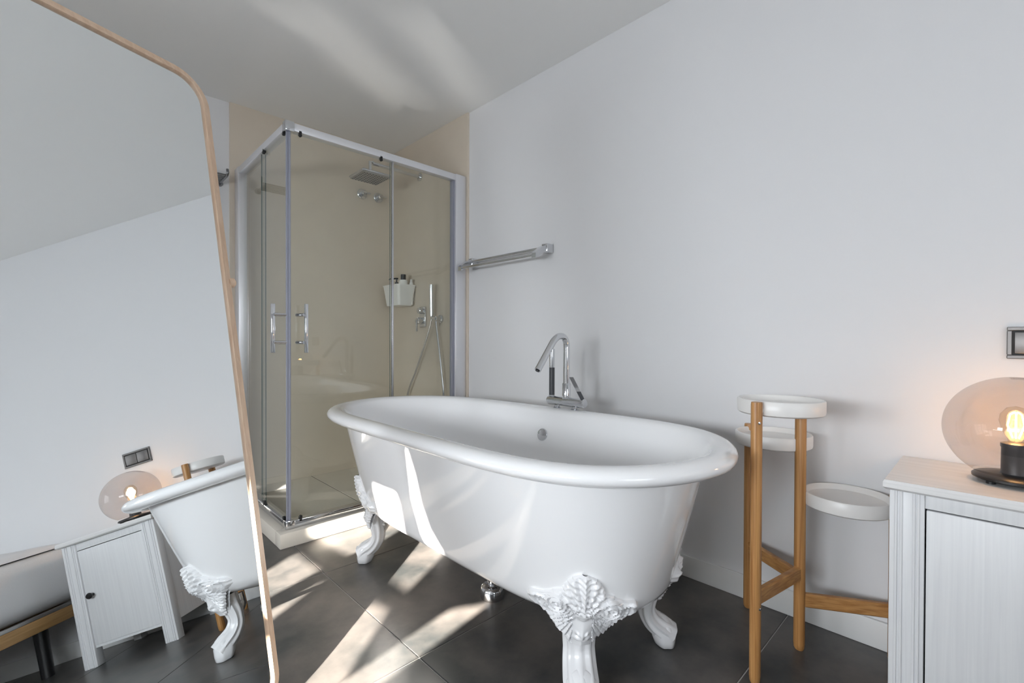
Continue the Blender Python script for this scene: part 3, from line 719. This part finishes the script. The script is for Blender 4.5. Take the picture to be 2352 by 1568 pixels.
# ------------------------------------------------------------------ cabinet and lamp
CX0, CX1, CY0, CY1, CZ = 1.482, 1.812, -.292, .173, 0.612
cb = thing('cabinet', ((CX0 + CX1) / 2, (CY0 + CY1) / 2, 0), 'white stained wooden cabinet with one door, standing against the right wall under the lamp', 'cabinet')
b_ = B(); ring_loft(b_, [[Vector((x0, y0, z)), Vector((CX1 + .0, y0, z)), Vector((CX1 + .0, y1, z)), Vector((x0, y1, z))] for x0, y0, y1, z in ((CX0 - .012, CY0 - .005, CY1 + .005, CZ - .024), (CX0 - .020, CY0 - .011, CY1 + .011, CZ - .018), (CX0 - .020, CY0 - .011, CY1 + .011, CZ - .006), (CX0 - .017, CY0 - .008, CY1 + .008, CZ))])
obj('top', b_, 'white_stain_top', cb, smooth=20)
def cleg(x0, x1, y0, y1):
    b_ = B(); box(b_, x0, x1, y0, y1, 0, CZ - .024, .002)
    if x0 == CX0:
        for k in (.010, .020, .044, .052): 
            box(b_, x0 - .0035, x0 + .002, (y1 - k - .006) if y1 > 0 else (y0 + k), (y1 - k) if y1 > 0 else (y0 + k + .006), 0.0, CZ - .025, .0012, seg=1)
    obj('leg', b_, 'white_stain', cb, smooth=30)
cleg(CX0, CX0 + .042, CY1 - .066, CY1); cleg(CX0, CX0 + .042, CY0, CY0 + .066); cleg(CX1 - .042, CX1, CY1 - .042, CY1); cleg(CX1 - .042, CX1, CY0, CY0 + .042)
for y0, y1 in ((CY1 - .014, CY1 - .002), (CY0 + .002, CY0 + .014)):
    b_ = B(); box(b_, CX0 + .042, CX1 - .042, y0, y1, .085, CZ - .024); obj('side_panel', b_, 'white_stain', cb, smooth=0)
b_ = B(); box(b_, CX0 + .008, CX0 + .030, CY0 + .066, CY1 - .066, CZ - .060, CZ - .024, .001); obj('top_rail', b_, 'white_stain', cb)
b_ = B(); box(b_, CX0 + .010, CX1 - .02, CY0 + .014, CY1 - .014, .083, .098); obj('bottom_panel', b_, 'white_stain', cb)
b_ = B(); box(b_, CX1 - .01, CX1 - .004, CY0 + .014, CY1 - .014, .09, CZ - .024); obj('back_panel', b_, 'white_stain', cb)
b_ = B(); box(b_, CX0 + .004, CX0 + .022, CY0 + .069, CY1 - .069, .096, CZ - .063, .0015); dr = obj('door', b_, 'white_stain', cb, smooth=30)
b_ = B(); lathe(b_, [(0, 0), (.006, 0), (.006, .012), (.013, .018), (.015, .024), (.011, .030), (0, .032)], (CX0 + .004, -.185, .330), (-1, 0, 0), 20); o = obj('knob', b_, 'black_plastic', dr); o['label'] = 'black round knob'

LX, LY = 1.650, -.044
lp = thing('table_lamp', (LX, LY, CZ), 'smoked glass globe lamp with a glowing bulb, on the white cabinet', 'lamp')
b_ = B(); lathe(b_, [(0, .006), (.068, .006), (.076, .010), (.076, .015), (.071, .019), (.030, .024), (0, .024)], (LX, LY, CZ), n=48)
for k in range(4):
    a = PI / 4 + k * PI / 2; lathe(b_, [(0, 0), (.009, 0), (.009, .008), (0, .008)], (LX + .058 * math.cos(a), LY + .058 * math.sin(a), CZ), n=12)
obj('base', b_, 'black_plastic', lp)
b_ = B(); lathe(b_, [(0, .022), (.027, .022), (.025, .030), (.0245, .085), (.026, .088), (.026, .096), (.020, .098), (0, .098)], (LX, LY, CZ), n=32); obj('socket', b_, 'charcoal_rubber', lp)
prof = []
for k in range(33):
    a = math.radians(-56 + 146 * k / 32); prof.append((.132 * math.cos(a), .130 + .127 * math.sin(a)))
b_ = B(); n = 72
rg = [[Vector((LX + r * math.cos(2 * PI * q / n), LY + r * math.sin(2 * PI * q / n), CZ + z)) for q in range(n)] for r, z in prof[:-1]]
ring_loft(b_, rg, cap0=False, cap1=True)
o = obj('glass_shade', b_, 'smoked_glass', lp, smooth=60)
b_ = B(); lathe(b_, [(.013, .096), (.014, .106), (.024, .128), (.029, .150), (.027, .166), (.016, .182), (0, .187)], (LX, LY, CZ), n=28)
bl = obj('bulb', b_, 'bulb_glass', lp, smooth=60)
b_ = B()
for k in range(6):
    a = k * PI / 3; r0, r1 = .006, .016
    tube(b_, [(LX + r0 * math.cos(a), LY + r0 * math.sin(a), CZ + .110), (LX + r1 * math.cos(a), LY + r1 * math.sin(a), CZ + .140), (LX + r1 * .7 * math.cos(a), LY + r1 * .7 * math.sin(a), CZ + .166), (LX + .004 * math.cos(a + .5), LY + .004 * math.sin(a + .5), CZ + .172)], .0013, 6)
obj('filament', b_, 'filament', bl)
pl = bpy.data.lights.new('lamp_glow', 'POINT'); pl.energy = 0.45; pl.color = (1.0, .60, .32); pl.shadow_soft_size = .02
po = bpy.data.objects.new('lamp_glow', pl); COL.objects.link(po); po.parent = lp; po.location = (0, 0, .145)

# ------------------------------------------------------------------ light switch
sw = thing('light_switch', (XR, -.11, .952), 'double metal light switch on the right wall above the lamp', 'switch')
b_ = B()
y0, y1, z0, z1 = -.190, -.030, .909, .994
for a in ((y0, y1, z0, z0 + .010), (y0, y1, z1 - .010, z1), (y0, y0 + .010, z0 + .010, z1 - .010), (y1 - .010, y1, z0 + .010, z1 - .010)): box(b_, XR - .009, XR, *a, .0015, seg=1)
obj('frame', b_, 'switch_metal', sw)
b_ = B(); box(b_, XR - .004, XR, y0 + .010, y1 - .010, z0 + .010, z1 - .010); obj('back_plate', b_, 'switch_gap', sw, smooth=0)
for a, c in ((y0 + .014, -.1115), (-.1085, y1 - .014)):
    b_ = B(); box(b_, XR - .010, XR - .003, a, c, z0 + .014, z1 - .014, .002); obj('rocker', b_, 'switch_metal', sw)

# ------------------------------------------------------------------ bed (seen in the mirror)
bd = thing('bed', (1.25, -1.3, 0), 'low bed with pine side rails and black legs beyond the cabinet, seen in the mirror', 'bed')
BX0, BX1, BY0, BY1 = .80, 1.79, -2.36, -.410
for x0, x1, y0, y1 in ((BX0, BX1, BY1 - .022, BY1), (BX0, BX1, BY0, BY0 + .022), (BX0, BX0 + .022, BY0 + .022, BY1 - .022), (BX1 - .022, BX1, BY0 + .022, BY1 - .022)):
    b_ = B(); box(b_, x0, x1, y0, y1, .245, .305, .003); obj('side_rail', b_, 'bed_pine', bd)
    b_ = B(); box(b_, x0, x1, y0, y1, .305, .322, .002); obj('metal_edge', b_, 'steel_dark', bd)
for k in range(12):
    b_ = B(); y = BY1 - .06 - k * .165; box(b_, BX0 + .022, BX1 - .022, y - .07, y, .292, .304); obj('slat', b_, 'bed_pine', bd, smooth=0)
for x in (.95, 1.61):
    for y in (-.60, -2.2):
        b_ = B(); tube(b_, [(x, y, 0), (x, y, .245)], [.026, .030], 20); obj('leg', b_, 'black_plastic', bd)
b_ = B(); box(b_, BX0 + .01, BX1 - .01, BY0 + .01, BY1 - .004, .323, .600, .075, seg=6)
bmesh.ops.subdivide_edges(b_, edges=[e for e in b_.edges if e.calc_length() > .3], cuts=10, use_grid_fill=True)
for v in b_.verts:
    if v.co.z < .40: v.co.z = max(.323, v.co.z)
tag(obj('mattress', b_, 'mattress_cloth', base=(1.3, -1.4, .323), smooth=60), 'grey-white mattress on the low bed, seen in the mirror', 'mattress')
b_ = B(); nx, ny = 26, 26
top = [[Vector((.86 + .90 * i / nx, -1.55 + 1.10 * j / ny, .602 + .085 * max(0.0, math.sin(PI * i / nx) * math.sin(PI * j / ny)) ** .45 + .008 * math.sin(i * 1.1 + j * .6) * math.sin(PI * i / nx) * math.sin(PI * j / ny))) for j in range(ny + 1)] for i in range(nx + 1)]
V = [[b_.verts.new(p) for p in r] for r in top]; V2 = [[b_.verts.new(Vector((p.x, p.y, .6015))) for p in r] for r in top]
for i in range(nx):
    for j in range(ny):
        b_.faces.new((V[i][j], V[i + 1][j], V[i + 1][j + 1], V[i][j + 1])); b_.faces.new((V2[i][j], V2[i][j + 1], V2[i + 1][j + 1], V2[i + 1][j]))
for i in range(nx):
    for r in (0, ny): b_.faces.new((V[i][r], V[i + 1][r], V2[i + 1][r], V2[i][r]))
for j in range(ny):
    for r in (0, nx): b_.faces.new((V[r][j], V[r][j + 1], V2[r][j + 1], V2[r][j]))
tag(obj('duvet', b_, 'linen', base=(1.3, -1.0, .6015), smooth=70), 'puffed white duvet lying on the mattress, seen in the mirror', 'duvet')
